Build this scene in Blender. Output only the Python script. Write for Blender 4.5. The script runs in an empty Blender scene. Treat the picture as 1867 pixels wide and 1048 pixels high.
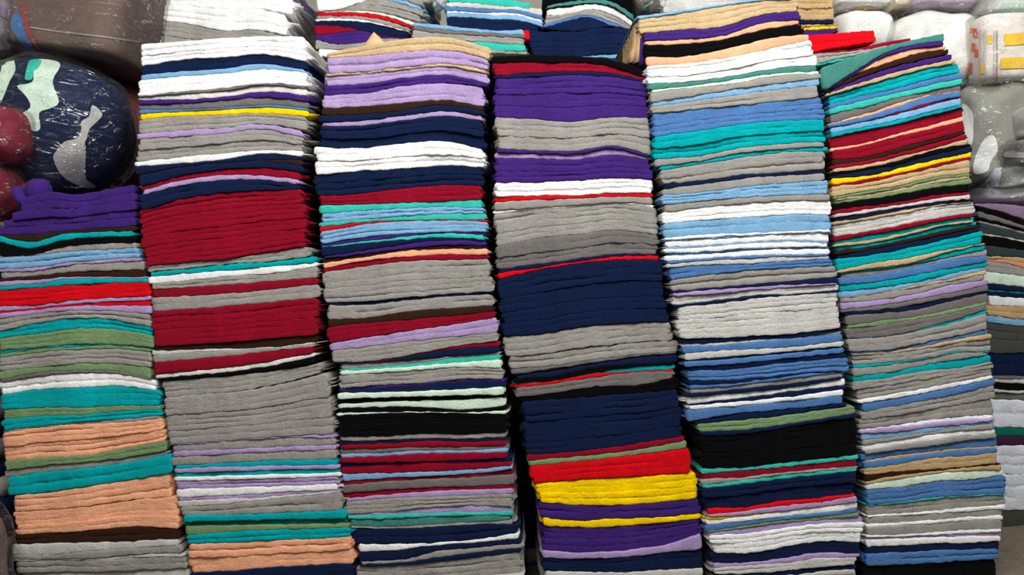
import bpy, bmesh, math, random
import numpy as np
from mathutils import Vector, Matrix
from mathutils.bvhtree import BVHTree

# ------------------------------------------------------------------ camera
W, H = 1867, 1048
F = 1465.0                      # focal length in pixels
ROLL = math.radians(5.3)
CAM_Y = -1.85
CAM_Z = 0.79
CA, SA = math.cos(ROLL), math.sin(ROLL)
sc = bpy.context.scene
col = sc.collection
cam_d = bpy.data.cameras.new('camera')
cam_d.sensor_width = 36.0
cam_d.lens = F / W * 36.0
cam_d.clip_start = 0.05
cam = bpy.data.objects.new('camera', cam_d)
col.objects.link(cam)
cam.matrix_world = Matrix(((CA, SA, 0, 0), (0, 0, -1, CAM_Y), (-SA, CA, 0, CAM_Z), (0, 0, 0, 1)))
sc.camera = cam

# ------------------------------------------------------------------ light
world = bpy.data.worlds.new('room_ambience')
sc.world = world
world.use_nodes = True
world.node_tree.nodes['Background'].inputs[0].default_value = (0.93, 0.97, 1.0, 1)
world.node_tree.nodes['Background'].inputs[1].default_value = 0.155

def area(name, loc, target, sx, sy, power, color=(1, 1, 1)):
    d = bpy.data.lights.new(name, 'AREA')
    d.shape = 'RECTANGLE'; d.size = sx; d.size_y = sy; d.energy = power; d.color = color
    o = bpy.data.objects.new(name, d); col.objects.link(o)
    o.location = loc
    o.rotation_euler = (Vector(target) - Vector(loc)).to_track_quat('-Z', 'Y').to_euler()
    return o
area('ceiling_light', (0.4, -1.35, 2.30), (0.1, 0.1, 1.4), 3.0, 1.0, 64, (1.0, 0.985, 0.96))
area('front_fill_light', (1.2, -3.4, 2.0), (0.1, 0, 0.9), 2.4, 1.6, 6, (0.95, 0.98, 1.0))  # added soft fill from behind the camera, not an actual doorway

vs = sc.view_settings
vs.view_transform = 'Standard'; vs.look = 'None'; vs.gamma = 1.0; vs.use_curve_mapping = False
vs.exposure = 0.38

rnd = random.Random(7)
nrng = np.random.default_rng(11)

def P(px, py, Y):
    """photograph pixel -> world point on the vertical plane at depth Y"""
    d = (Y - CAM_Y) / F
    dx = px - W / 2; dy = py - H / 2
    return ((dx * CA - dy * SA) * d, Y, CAM_Z - (dx * SA + dy * CA) * d)

# ------------------------------------------------------------------ materials
def srgb(r, g, b):
    f = lambda c: (c / 255) / 12.92 if c <= 10 else (((c / 255) + 0.055) / 1.055) ** 2.4
    return (f(r), f(g), f(b), 1)

def terry(name, rgb, scale=1.0, vary=0.20):
    m = bpy.data.materials.new(name); m.use_nodes = True
    nt = m.node_tree; b = nt.nodes['Principled BSDF']
    b.inputs['Roughness'].default_value = 0.95
    b.inputs['Specular IOR Level'].default_value = 0.03
    b.inputs['Sheen Weight'].default_value = 0.03
    b.inputs['Sheen Roughness'].default_value = 0.6
    tc = nt.nodes.new('ShaderNodeTexCoord')
    n1 = nt.nodes.new('ShaderNodeTexNoise'); n1.inputs['Scale'].default_value = 300 * scale
    n1.inputs['Detail'].default_value = 3
    n2 = nt.nodes.new('ShaderNodeTexNoise'); n2.inputs['Scale'].default_value = 22
    n2.inputs['Detail'].default_value = 4
    nt.links.new(tc.outputs['Object'], n1.inputs['Vector'])
    nt.links.new(tc.outputs['Object'], n2.inputs['Vector'])
    mx = nt.nodes.new('ShaderNodeMath'); mx.operation = 'ADD'
    nt.links.new(n1.outputs['Fac'], mx.inputs[0]); nt.links.new(n2.outputs['Fac'], mx.inputs[1])
    mr = nt.nodes.new('ShaderNodeMapRange')
    mr.inputs['From Min'].default_value = 0.6; mr.inputs['From Max'].default_value = 1.4
    mr.inputs['To Min'].default_value = 1 - vary * 1.6; mr.inputs['To Max'].default_value = 1 + vary
    nt.links.new(mx.outputs[0], mr.inputs['Value'])
    c = nt.nodes.new('ShaderNodeRGB'); c.outputs[0].default_value = srgb(*rgb)
    mul = nt.nodes.new('ShaderNodeVectorMath'); mul.operation = 'SCALE'
    nt.links.new(c.outputs[0], mul.inputs[0]); nt.links.new(mr.outputs[0], mul.inputs['Scale'])
    nt.links.new(mul.outputs[0], b.inputs['Base Color'])
    bp = nt.nodes.new('ShaderNodeBump'); bp.inputs['Strength'].default_value = 0.8
    bp.inputs['Distance'].default_value = 0.0022
    nt.links.new(n1.outputs['Fac'], bp.inputs['Height'])
    nt.links.new(bp.outputs[0], b.inputs['Normal'])
    return m

COL = {
 'white': (238, 238, 236), 'cream': (222, 220, 212), 'ltgrey': (196, 195, 189), 'grey': (150, 146, 140),
 'dkgrey': (112, 107, 105), 'navy': (15, 29, 62), 'black': (6, 6, 8), 'red': (212, 8, 24),
 'dkred': (138, 10, 36), 'purple': (62, 35, 112), 'lav': (168, 145, 188), 'ltblue': (122, 168, 204),
 'blue': (76, 118, 172), 'teal': (0, 160, 166), 'aqua': (54, 184, 166), 'beige': (192, 165, 125),
 'peach': (240, 172, 134), 'brown': (50, 30, 20), 'yellow': (250, 208, 0), 'sage': (116, 144, 100),
 'mint': (208, 228, 208), 'sea': (66, 128, 118), 'tan': (186, 156, 112), 'olive': (72, 74, 66),
 'plum': (66, 34, 62), 'green': (10, 108, 92), 'terracotta': (206, 140, 104), 'mauve': (138, 116, 142),
 'paleblue': (228, 232, 240), 'darkslate': (54, 62, 64), 'maroon': (122, 62, 56),
}
CNAME = {'white': 'white', 'cream': 'cream', 'ltgrey': 'pale-grey', 'grey': 'grey', 'dkgrey': 'dark-grey',
 'navy': 'navy', 'black': 'black', 'red': 'bright-red', 'dkred': 'dark-red', 'purple': 'purple', 'lav': 'lavender',
 'ltblue': 'light-blue', 'blue': 'blue', 'teal': 'teal', 'aqua': 'aqua-green', 'beige': 'beige', 'peach': 'peach',
 'brown': 'dark-brown', 'yellow': 'yellow', 'sage': 'sage-green', 'mint': 'mint', 'sea': 'sea-green', 'tan': 'tan',
 'olive': 'olive-grey', 'plum': 'plum', 'green': 'bottle-green', 'terracotta': 'terracotta', 'mauve': 'mauve',
 'paleblue': 'pale-bluish-white', 'darkslate': 'slate', 'maroon': 'maroon'}
M = {k: terry('terry_' + CNAME[k].replace('-', '_'), v) for k, v in COL.items()}

def film_material(name, tint=(0.95, 0.955, 0.95), gloss=0.012, haze=0.008):
    m = bpy.data.materials.new(name); m.use_nodes = True
    nt = m.node_tree; nt.nodes.clear()
    out = nt.nodes.new('ShaderNodeOutputMaterial')
    tr = nt.nodes.new('ShaderNodeBsdfTransparent'); tr.inputs[0].default_value = (*tint, 1)
    gl = nt.nodes.new('ShaderNodeBsdfGlossy'); gl.inputs['Roughness'].default_value = 0.12
    gl.inputs[0].default_value = (0.95, 0.97, 1, 1)
    df = nt.nodes.new('ShaderNodeBsdfDiffuse'); df.inputs[0].default_value = (0.8, 0.8, 0.8, 1)
    tc = nt.nodes.new('ShaderNodeTexCoord')
    mp = nt.nodes.new('ShaderNodeMapping'); mp.inputs['Scale'].default_value = (9, 22, 34)
    mp.inputs['Rotation'].default_value = (0.2, 0.5, 0.3)
    ns = nt.nodes.new('ShaderNodeTexNoise'); ns.inputs['Scale'].default_value = 1.0
    ns.inputs['Detail'].default_value = 5; ns.inputs['Distortion'].default_value = 1.6
    bp = nt.nodes.new('ShaderNodeBump'); bp.inputs['Strength'].default_value = 1.0
    bp.inputs['Distance'].default_value = 0.02
    nt.links.new(tc.outputs['Object'], mp.inputs['Vector']); nt.links.new(mp.outputs[0], ns.inputs['Vector'])
    nt.links.new(ns.outputs['Fac'], bp.inputs['Height']); nt.links.new(bp.outputs[0], gl.inputs['Normal'])
    fr = nt.nodes.new('ShaderNodeLayerWeight'); fr.inputs['Blend'].default_value = 0.18
    ad = nt.nodes.new('ShaderNodeMath'); ad.operation = 'MULTIPLY_ADD'; ad.use_clamp = True
    ad.inputs[1].default_value = 0.55; ad.inputs[2].default_value = gloss; nt.links.new(fr.outputs['Fresnel'], ad.inputs[0])
    # streak highlights put into the film: extra gloss along thin noise lines
    mp2 = nt.nodes.new('ShaderNodeMapping'); mp2.inputs['Scale'].default_value = (6, 10, 20); mp2.inputs['Rotation'].default_value = (0.1, 0.9, 0.2)
    nc = nt.nodes.new('ShaderNodeTexNoise'); nc.inputs['Scale'].default_value = 1.3; nc.inputs['Detail'].default_value = 3
    nc.inputs['Distortion'].default_value = 1.2
    nt.links.new(tc.outputs['Object'], mp2.inputs['Vector']); nt.links.new(mp2.outputs[0], nc.inputs['Vector'])
    cr = nt.nodes.new('ShaderNodeValToRGB'); e = cr.color_ramp.elements
    e[0].position = 0.485; e[0].color = (0, 0, 0, 1); e[1].position = 0.515; e[1].color = (0, 0, 0, 1)
    k = e.new(0.5); k.color = (0.45, 0.45, 0.45, 1)
    nt.links.new(nc.outputs['Fac'], cr.inputs[0])
    mxx = nt.nodes.new('ShaderNodeMath'); mxx.operation = 'MAXIMUM'
    nt.links.new(ad.outputs[0], mxx.inputs[0]); nt.links.new(cr.outputs[0], mxx.inputs[1]); ad = mxx
    m1 = nt.nodes.new('ShaderNodeMixShader'); m1.inputs[0].default_value = haze
    nt.links.new(tr.outputs[0], m1.inputs[1]); nt.links.new(df.outputs[0], m1.inputs[2])
    m2 = nt.nodes.new('ShaderNodeMixShader'); nt.links.new(ad.outputs[0], m2.inputs[0])
    nt.links.new(m1.outputs[0], m2.inputs[1]); nt.links.new(gl.outputs[0], m2.inputs[2])
    nt.links.new(m2.outputs[0], out.inputs[0])
    return m
FILM = film_material('clear_plastic_film')

def plain(name, rgb, rough=0.8, nscale=8, vary=0.12):
    m = terry(name, rgb, 0.4, vary)
    b = m.node_tree.nodes['Principled BSDF']; b.inputs['Roughness'].default_value = rough
    b.inputs['Sheen Weight'].default_value = 0
    return m

# ------------------------------------------------------------------ helpers
def tag(o, label=None, cat=None, group=None, kind=None):
    if label: o['label'] = label
    if cat: o['category'] = cat
    if group: o['group'] = group
    if kind: o['kind'] = kind
    return o

def mesh_obj(name, verts, faces, mat, parent=None, loc=(0, 0, 0), smooth=True):
    me = bpy.data.meshes.new(name)
    me.from_pydata([tuple(v) for v in verts], [], faces)
    me.materials.append(mat)
    if smooth:
        me.polygons.foreach_set('use_smooth', [True] * len(me.polygons))
    me.update()
    o = bpy.data.objects.new(name, me); col.objects.link(o)
    o.location = loc
    if parent: o.parent = parent
    return o

def box(name, x0, x1, y0, y1, z0, z1, mat, parent=None):
    v = [(x, y, z) for x in (x0, x1) for y in (y0, y1) for z in (z0, z1)]
    f = [(0, 1, 3, 2), (4, 6, 7, 5), (0, 4, 5, 1), (2, 3, 7, 6), (0, 2, 6, 4), (1, 5, 7, 3)]
    return mesh_obj(name, v, f, mat, parent, smooth=False)

def cubic(ts, ys, t):
    """Catmull-Rom through evenly spread knots"""
    ts = np.asarray(ts, float); ys = np.asarray(ys, float)
    m = np.empty_like(ys)
    m[1:-1] = (ys[2:] - ys[:-2]) / (ts[2:] - ts[:-2])
    m[0] = (ys[1] - ys[0]) / (ts[1] - ts[0]); m[-1] = (ys[-1] - ys[-2]) / (ts[-1] - ts[-2])
    i = np.clip(np.searchsorted(ts, t, side='right') - 1, 0, len(ts) - 2)
    h = ts[i + 1] - ts[i]; s = (t - ts[i]) / h
    return ((2 * s**3 - 3 * s**2 + 1) * ys[i] + (s**3 - 2 * s**2 + s) * h * m[i]
            + (-2 * s**3 + 3 * s**2) * ys[i + 1] + (s**3 - s**2) * h * m[i + 1])

# ------------------------------------------------------------------ room
floor_m = plain('concrete_floor', (122, 112, 96), 0.7, vary=0.2)
o = box('floor', -4, 4, -5, 2.2, -0.1, 0, floor_m); tag(o, kind='structure')
o = box('wall_back', -4, 4, 2.1, 2.2, 0, 3.2, plain('plaster_wall', (190, 184, 172), 0.9)); tag(o, kind='structure')
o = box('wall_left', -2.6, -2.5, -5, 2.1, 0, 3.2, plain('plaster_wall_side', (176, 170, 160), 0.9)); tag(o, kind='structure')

# ------------------------------------------------------------------ folded towels
NSEG = 68
T = np.linspace(0, 1, NSEG + 1)
T = 0.5 - 0.5 * np.cos(np.pi * T) * (0.35 + 0.65 * np.abs(np.cos(np.pi * T))) if False else T
# a few extra stations near both ends, for the rounded corners
T = np.unique(np.concatenate([[0, 0.004, 0.010, 0.020], T[1:-1], [0.980, 0.990, 0.996, 1]]))
ENDF = np.ones_like(T)           # height factor near the ends
for k, t in enumerate(T):
    e = min(t, 1 - t)
    if e < 0.02: ENDF[k] = 0.45 + 0.55 * math.sqrt(max(0, 1 - (1 - e / 0.02) ** 2))

def smooth_noise(n, amp, k=3):
    a = nrng.normal(0, 1, n + 2 * k)
    a = np.convolve(a, np.ones(2 * k + 1) / (2 * k + 1), 'same')[k:-k]
    return a / (a.std() + 1e-6) * amp

def towel_mesh(xw_t, zt, xw_b, zb, Yf, depth, ends, ridges, fringe=(0.003, 0.003), inner=(False, False)):
    """A towel folded once or more: rounded folded edges ('ridges') at the front, leaves with a thin slit behind.
       xw/z: world x and z along the top and bottom edges, Yf front depth per station."""
    n = len(T)
    mid = 0.5 * (zt + zb)
    hh = np.maximum(zt - zb, 0.0004) * ENDF
    top = mid + hh / 2
    xm = 0.5 * (xw_t + xw_b)
    back = Yf + depth
    yf = Yf + (1 - ENDF) * 0.009
    re = np.minimum(0.28 * hh / ridges, 0.0013)
    # grooves between the folded edges, fading in and out along the towel
    gp = [np.zeros(n)]
    gd = [re * (0.55 if inner[0] else 1)]
    for k in range(1, ridges):
        gp.append(np.clip(k / ridges + smooth_noise(n, 0.03, 9), 0.04, 0.96))
        base = rnd.choice([0.0007, 0.0010, 0.0013, 0.0017, 0.0028])
        gd.append(np.minimum(np.clip(base * (1 + smooth_noise(n, 0.8, 9)), 0, 0.006) + (1 - ENDF) * 0.003, 0.6 * hh / ridges + 0.0002))
    gp.append(np.ones(n)); gd.append(re * (0.55 if inner[1] else 1))
    front = []                                   # (depth offset, fraction from the top)
    for k in range(ridges):
        fa, fb = gp[k], gp[k + 1]
        if k == 0: front.append((gd[0], fa))
        front.append((0.30 * gd[k], fa + (fb - fa) * 0.10))
        front.append((0.0 * gd[k], fa + (fb - fa) * 0.30))
        front.append((0.0 * gd[k], fa + (fb - fa) * 0.70))
        front.append((0.30 * gd[k + 1], fa + (fb - fa) * 0.90))
        front.append((gd[k + 1], fb))
    nf = len(front)
    prof = [(back, top), (yf + 0.10, top), (yf + 0.02, top)]
    for off, fr in front: prof.append((yf + off, top - fr * hh))
    bot = mid - hh / 2
    prof += [(yf + 0.02, bot), (yf + 0.10, bot), (back, bot)]
    g = 0.06 * hh
    prof += [(back, mid - g), (yf + 0.012, mid - 0.3 * g), (yf + 0.012, mid + 0.3 * g), (back, mid + g)]
    rj = [(rnd.gauss(0, 0.0022), rnd.gauss(0, 0.0022)) for _ in range(ridges)]
    wl = np.clip(1 - T / 0.035, 0, 1); wr = np.clip(1 - (1 - T) / 0.035, 0, 1)
    np_ = len(prof)
    im = 3 + nf // 2                              # front point where the halves meet
    V = np.zeros((n, np_, 3))
    for k, (yy, zz) in enumerate(prof):
        up = 1 if (k < im or k >= np_ - 2) else -1
        w = np.clip((yy - yf) / 0.12, 0, 1)
        x = xm + np.where(T < 0.02, ends[0] * up * w, 0) + np.where(T > 0.98, ends[1] * up * w, 0)
        if 3 <= k < 3 + nf:
            inset = front[k - 3][0] * 0.9
            q = min(ridges - 1, max(0, (k - 4)) // 5)
            x = x + wl * rj[q][0] + wr * rj[q][1]
            x = x + np.where(T < 0.004, inset, 0) - np.where(T > 0.996, inset, 0)
        V[:, k, 0] = x; V[:, k, 1] = yy; V[:, k, 2] = zz
    V[:, 3:3 + nf, 1] += nrng.normal(0, 0.0003, (n, nf))
    faces = []
    for i in range(n - 1):
        a = i * np_; b = a + np_
        for k in range(np_):
            k2 = (k + 1) % np_
            faces.append((a + k, a + k2, b + k2, b + k))
    def cap(base, flip):
        up = list(range(0, im)) + [np_ - 2, np_ - 1]
        lo = list(range(im, np_ - 2))
        f = [[base + k for k in up], [base + k for k in lo], [base + im - 1, base + im, base + np_ - 3, base + np_ - 2]]
        return [tuple(reversed(q)) if flip else tuple(q) for q in f]
    faces += cap(0, True); faces += cap((n - 1) * np_, False)
    verts = V.reshape(-1, 3).tolist()
    # loose leaf ends showing on both sides
    for side, st in ((-1, 0), (1, n - 1)):
        fr_ = fringe[0] if side < 0 else fringe[1]
        hs = hh[st]
        nl = 2 * ridges
        pitch = hs / nl
        for q in range(nl):
            zc = top[st] - pitch * (q + 0.5)
            b0 = len(verts); ns = 7
            pr = abs(rnd.gauss(0, fr_)) + 0.0008
            dr = rnd.gauss(0, 0.25) * pitch
            for u in range(ns):
                yy = yf[st] + 0.004 + (depth - 0.02) * (u / (ns - 1)) ** 1.6
                xe = xm[st] + side * max(0.0, pr + rnd.gauss(0, fr_ * 0.35)) * (0.35 if u == 0 else 1)
                xi = xm[st] - side * 0.012
                zo = dr * (u / (ns - 1)); th = pitch * 0.36
                verts += [[xi, yy, zc + th], [xe, yy, zc + zo + th * 0.7], [xe, yy, zc + zo - th * 0.7], [xi, yy, zc - th]]
            for u in range(ns - 1):
                a = b0 + 4 * u
                for w in range(4):
                    w2 = (w + 1) % 4
                    f = (a + w, a + w2, a + 4 + w2, a + 4 + w)
                    faces.append(f if side < 0 else f[::-1])
            e = b0 + 4 * (ns - 1)
            fa, fb = (b0, b0 + 3, b0 + 2, b0 + 1), (e, e + 1, e + 2, e + 3)
            faces.append(fa if side < 0 else fa[::-1]); faces.append(fb if side < 0 else fb[::-1])
    return np.array(verts), faces

NUMW = ['zero', 'first', 'second', 'third', 'fourth', 'fifth', 'sixth', 'seventh', 'eighth', 'ninth', 'tenth', 'eleventh',
        'twelfth', 'thirteenth', 'fourteenth', 'fifteenth', 'sixteenth']
CARD = ['zero', 'one', 'two', 'three', 'four', 'five', 'six', 'seven', 'eight', 'nine', 'ten', 'eleven', 'twelve',
        'thirteen', 'fourteen', 'fifteen', 'sixteen']
LABELS = {}
TOWELS = {}

def parse(txt):
    out = []
    for ln in txt.strip().splitlines():
        p = ln.split('#')[0].split()
        if not p: continue
        v = [float(q) for q in p[2:]]
        if len(v) == 3:
            v = [v[0], 0.375 * v[0] + 0.75 * v[1] - 0.125 * v[2], v[1], -0.125 * v[0] + 0.75 * v[1] + 0.375 * v[2], v[2]]
        if len(v) == 1: v = v * 5
        out.append((p[0], int(p[1]), np.array(v)))
    return out

def stack(key, where, group, top, txt, left, right, Y, depth=0.36, jitter=2.2, yaw=0.0, name='folded_towel', fringe=(0.003, 0.003)):
    """top: five pixel rows of the upper edge; txt: one line per band 'colour count rows-of-lower-edge'"""
    bands = parse(txt)
    top = np.array(parse('x 1 ' + ' '.join(str(v) for v in top))[0][2])
    lx = np.array(left, float); rx = np.array(right, float)
    kn = np.array([0, .25, .5, .75, 1])
    prev = top
    edge_noise = None
    seq = [b[0].rstrip('!') for b in bands]
    runs = {}
    prev_curve = cubic(kn, top, T) + smooth_noise(len(T), 0.35, 1)
    towels = []
    xo_l = xo_r = 0.0
    for bi, (c, n, low) in enumerate(bands):
        low = np.maximum(low, prev + 0.4)
        single = c.endswith('!'); c = c.rstrip('!')
        nr = n; n = nr if single else max(1, int(round(nr / 2.5)))          # a thick towel shows two or three folded edges
        runs[c] = runs.get(c, 0) + 1
        rid = [nr // n + (1 if q < nr % n else 0) for q in range(n)]
        wts = np.array([rnd.uniform(0.85, 1.15) * rid[q] for q in range(n)]); cum = np.cumsum(wts) / wts.sum()
        for j in range(n):
            cur_k = prev + (low - prev) * cum[j]
            curve = cubic(kn, cur_k, T) + smooth_noise(len(T), 0.5, 1)
            if j < n - 1: curve += smooth_noise(len(T), 0.5, 9)
            curve = np.maximum(curve, prev_curve + 0.3)
            yl = 0.5 * (prev_curve[0] + curve[0]); yr = 0.5 * (prev_curve[-1] + curve[-1])
            xo_l = 0.45 * xo_l + rnd.gauss(0, jitter); xo_r = 0.45 * xo_r + rnd.gauss(0, jitter)
            if j == 0 and rnd.random() < 0.3: xo_l += rnd.gauss(0, jitter)
            xl = np.interp(yl, lx[:, 0], lx[:, 1]) + max(xo_l, -2)
            xr = np.interp(yr, rx[:, 0], rx[:, 1]) + min(xo_r, 2)
            px = xl + (xr - xl) * T
            yj = Y + rnd.gauss(0, 0.0022) + (T - 0.5) * yaw + smooth_noise(len(T), 0.0009, 5)
            d = (yj - CAM_Y) / F
            dx = px - W / 2
            def wx(py): return (dx * CA - (py - H / 2) * SA) * d
            def wz(py): return CAM_Z - (dx * SA + (py - H / 2) * CA) * d
            pt = prev_curve + (0.0 if j > 0 else 0.10); pb = curve - (0.0 if j < n - 1 else 0.10)
            ends = (rnd.gauss(0, 0.004), rnd.gauss(0, 0.004))
            V, Fc = towel_mesh(wx(pt), wz(pt), wx(pb), wz(pb), yj, depth + rnd.uniform(-0.01, 0.01), ends, rid[j], fringe, (j > 0, j < n - 1))
            org = np.array([V[:, 0].mean(), Y + depth / 2, V[:, 2].min()])
            vis = (pb - pt).clip(0)[(px > 0) & (px < W) & (pt > -2) & (pb < H + 2)]
            size = vis.mean() * (xr - xl) * len(vis) / len(px) if len(vis) else 0
            towels.append([None, c, bi, j, n, runs[c], V, Fc, org, size])
            prev_curve = curve
        prev = low
    # labels that single each towel out
    for rec in towels:
        o, c, bi, j, n, run = rec[:6]
        cn = CNAME[c]
        a = CNAME[seq[bi - 1]] if bi else None
        b = CNAME[seq[bi + 1]] if bi + 1 < len(seq) else None
        cands = []
        if n == 1:
            if a is None: cands.append(f'{cn} folded towel lying on top of the {where}')
            elif b is None: cands.append(f'{cn} folded towel lowest in view under {a}, {where}')
            else: cands.append(f'{cn} folded towel between {a} above and {b} below, {where}')
            cands.append(f'{NUMW[run]} {cn} folded towel band from the top, {where}')
        else:
            pos = NUMW[j + 1] + ' down'
            if j == 0: pos = 'topmost'
            elif j == n - 1: pos = 'lowest'
            if a is None: cands.append(f'{cn} folded towel, {pos} of {CARD[n]} heading the {where}')
            elif b is not None: cands.append(f'{cn} folded towel, {pos} of {CARD[n]} between {a} and {b}, {where}')
            cands.append(f'{cn} folded towel, {pos} of {CARD[n]} in its {NUMW[run]} run, {where}')
            if run == 1: cands.append(f'{cn} folded towel, {pos} of {CARD[n]}, {where}')
        cands = [q for q in cands if len(q.split()) <= 16] or cands
        for q in cands:
            if q not in LABELS: break
        if len(q.split()) > 16 or q in LABELS: print('LABEL?', q)
        LABELS[q] = 1
        TOWELS[(key, bi, j)] = dict(col=c, V=rec[6], F=rec[7], org=rec[8], size=rec[9], label=q, group=group, name=name)

# ---- front row, left to right; every number is a row of the photograph measured along the stack's face
S1 = '''
purple! 5 429 427 421 416 412
brown 1 428 441 426 423 421
teal 1 441 452 437 432 430
black 2 467 465 449 444 442
grey 1 470 466 459 455 452
ltblue 2 491 488 478 473 469
lav 1 496 494 483 479 476
grey 1 508 503 496 493 492
brown 1 513 510 505 505 505
lav 1 522 517 508 507 507
teal 1 530 525 519 516 514
red 3 559 556 548 543 539
lav 1 568 562 554 550 548
red 1 571 565 558 557 557
lav 1 581 572 566 567 572
grey 2 605 590 580 583 597
teal 2 617 608 599 600 612
sage 3 639 634 628 628 634
teal 1 646 635.5 633 629 635
sage 1 652 643 637 636 641
grey 3 677 670 663 663 670
sage 1 693 680 676 677 691
dkgrey 1 697 686 680 681 694
white 2 721 710 707 703 712
teal 3 747 743 743 740 740
sage 2 766 758 756 749 745
teal 2 786 777 769 764 757
grey 1 790 778 773 770 761
peach 6 841 834 831 817 803
sage 2 858 849 843 834 821
grey 1 871 860 853 843 827
teal 2 904 897 886 875 862
peach 8 975 971 966 960 964
brown 2 993 991 989 986 983
ltgrey 1 1012 1011 1004 999 995
grey 1 1021 1020 1018 1011 1009
ltgrey 1 1023 1022 1021 1016 1016
grey 2 1046 1044 1043 1040 1036
ltgrey 1 1062 1060 1058 1055 1052
'''
stack('s1', 'leftmost stack', 'towels in the leftmost stack', (362, 350, 354, 346, 336), S1,
      [(330, 30), (365, 38), (385, 28), (410, 4), (425, -6), (700, -6), (745, 1), (790, 5), (900, 8), (905, 22), (970, 30),
       (985, 22), (1000, 17), (1020, 24), (1060, 40)],
      [(330, 244), (445, 247), (480, 260), (510, 272), (580, 273), (605, 281), (640, 279), (690, 274), (700, 287), (735, 292),
       (780, 298), (815, 306), (840, 314), (870, 312), (920, 327), (970, 329), (990, 328), (1035, 342), (1060, 346)], 0.0, depth=0.34, fringe=(0.003, 0.0015))

S2 = '''
white 4 121 109 104 99 112
navy 2 137 130 125 116 127
ltblue 1 146 139 134 126 133
white 4 176 167 161 152 158
dkgrey 1 177 171 166 155 162
cream 1 183 181 177 167 174
purple 1 191 188 183 177 186
dkgrey 1 200 199 196 191 197
blue 1 208 203 200 195 202
yellow 1 218 212 209 207 212
grey 3 245 238 233 226 238
lav 1 254 249 244 235 251
grey 4 295 287 280 274 275
white 1 304 298 292 280 284
navy 1 319 305 297 292 291
brown 1 319.5 305.5 297.5 293 301
navy 1 341 321 309 305 314
dkred 1 348 329 319 320 327
lav 1 356 338 329 328 336
navy 2 385 363 352 347 345
dkred 12 485 478 472 460 449
grey 2 496 489 481 477 467
teal 1 504 498 492 485 478
white 1 518 511 503 498 485
grey 2 528 523 519 512 506
dkred 1 543 539 534 527 518
grey 2 568 563 557 550 542
dkred 6 632 628 623 617 610
brown 1 639 637 635 632 623
ltgrey 1 648 643 639 634 627
grey 1 661 655 648 639 632
dkred 1 683 676 668 657 643
cream 1 690 684 677 666 650
black 1 694 689 683 674 662
grey 3 725 719 712 698 679
grey 8 811 806 800 795 791
lav 1 811.4 806.4 801 798 800
grey 1 823 820 817 814 811
lav 1 833 829 825 822 820
grey 1 850 845 841 839 837
teal 1 855 852 850 849 848
lav 1 863 860 858 856 855
teal 1 870 868 866 864 862
white 1 877 875 873 871 869
lav 2 892 890 887 885 882
white 1 907 904 900 896 892
lav 1 913 910 907 901 895
ltgrey 1 924 920 913 905 897
grey 2 940 939 937 934 930
teal 1 952 950 948 947 946
green 1 959 958 957 956 955
sage 1 976 971 967 964 962
teal 2 992 989 985 982 979
peach 4 1045 1041 1035 1031 1027
navy 2 1070 1068 1066 1063 1060
'''
stack('s2', 'second stack from the left', 'towels in the second stack', (80, 75, 69, 66, 66), S2,
      [(60, 257), (230, 252), (270, 246), (300, 246), (340, 250), (400, 252), (490, 263), (497, 274), (690, 281), (697, 294), (760, 300),
       (820, 312), (870, 319), (910, 324), (950, 336), (1000, 344), (1070, 352)],
      [(60, 559), (140, 561), (210, 560), (240, 556), (290, 550), (345, 550), (430, 558), (455, 562), (465, 578), (530, 581), (605, 580),
       (640, 572), (655, 576), (690, 596), (740, 604), (830, 614), (880, 618), (930, 626), (990, 640), (1070, 648)], -0.005, jitter=2.2, fringe=(0.0015, 0.008))

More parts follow.
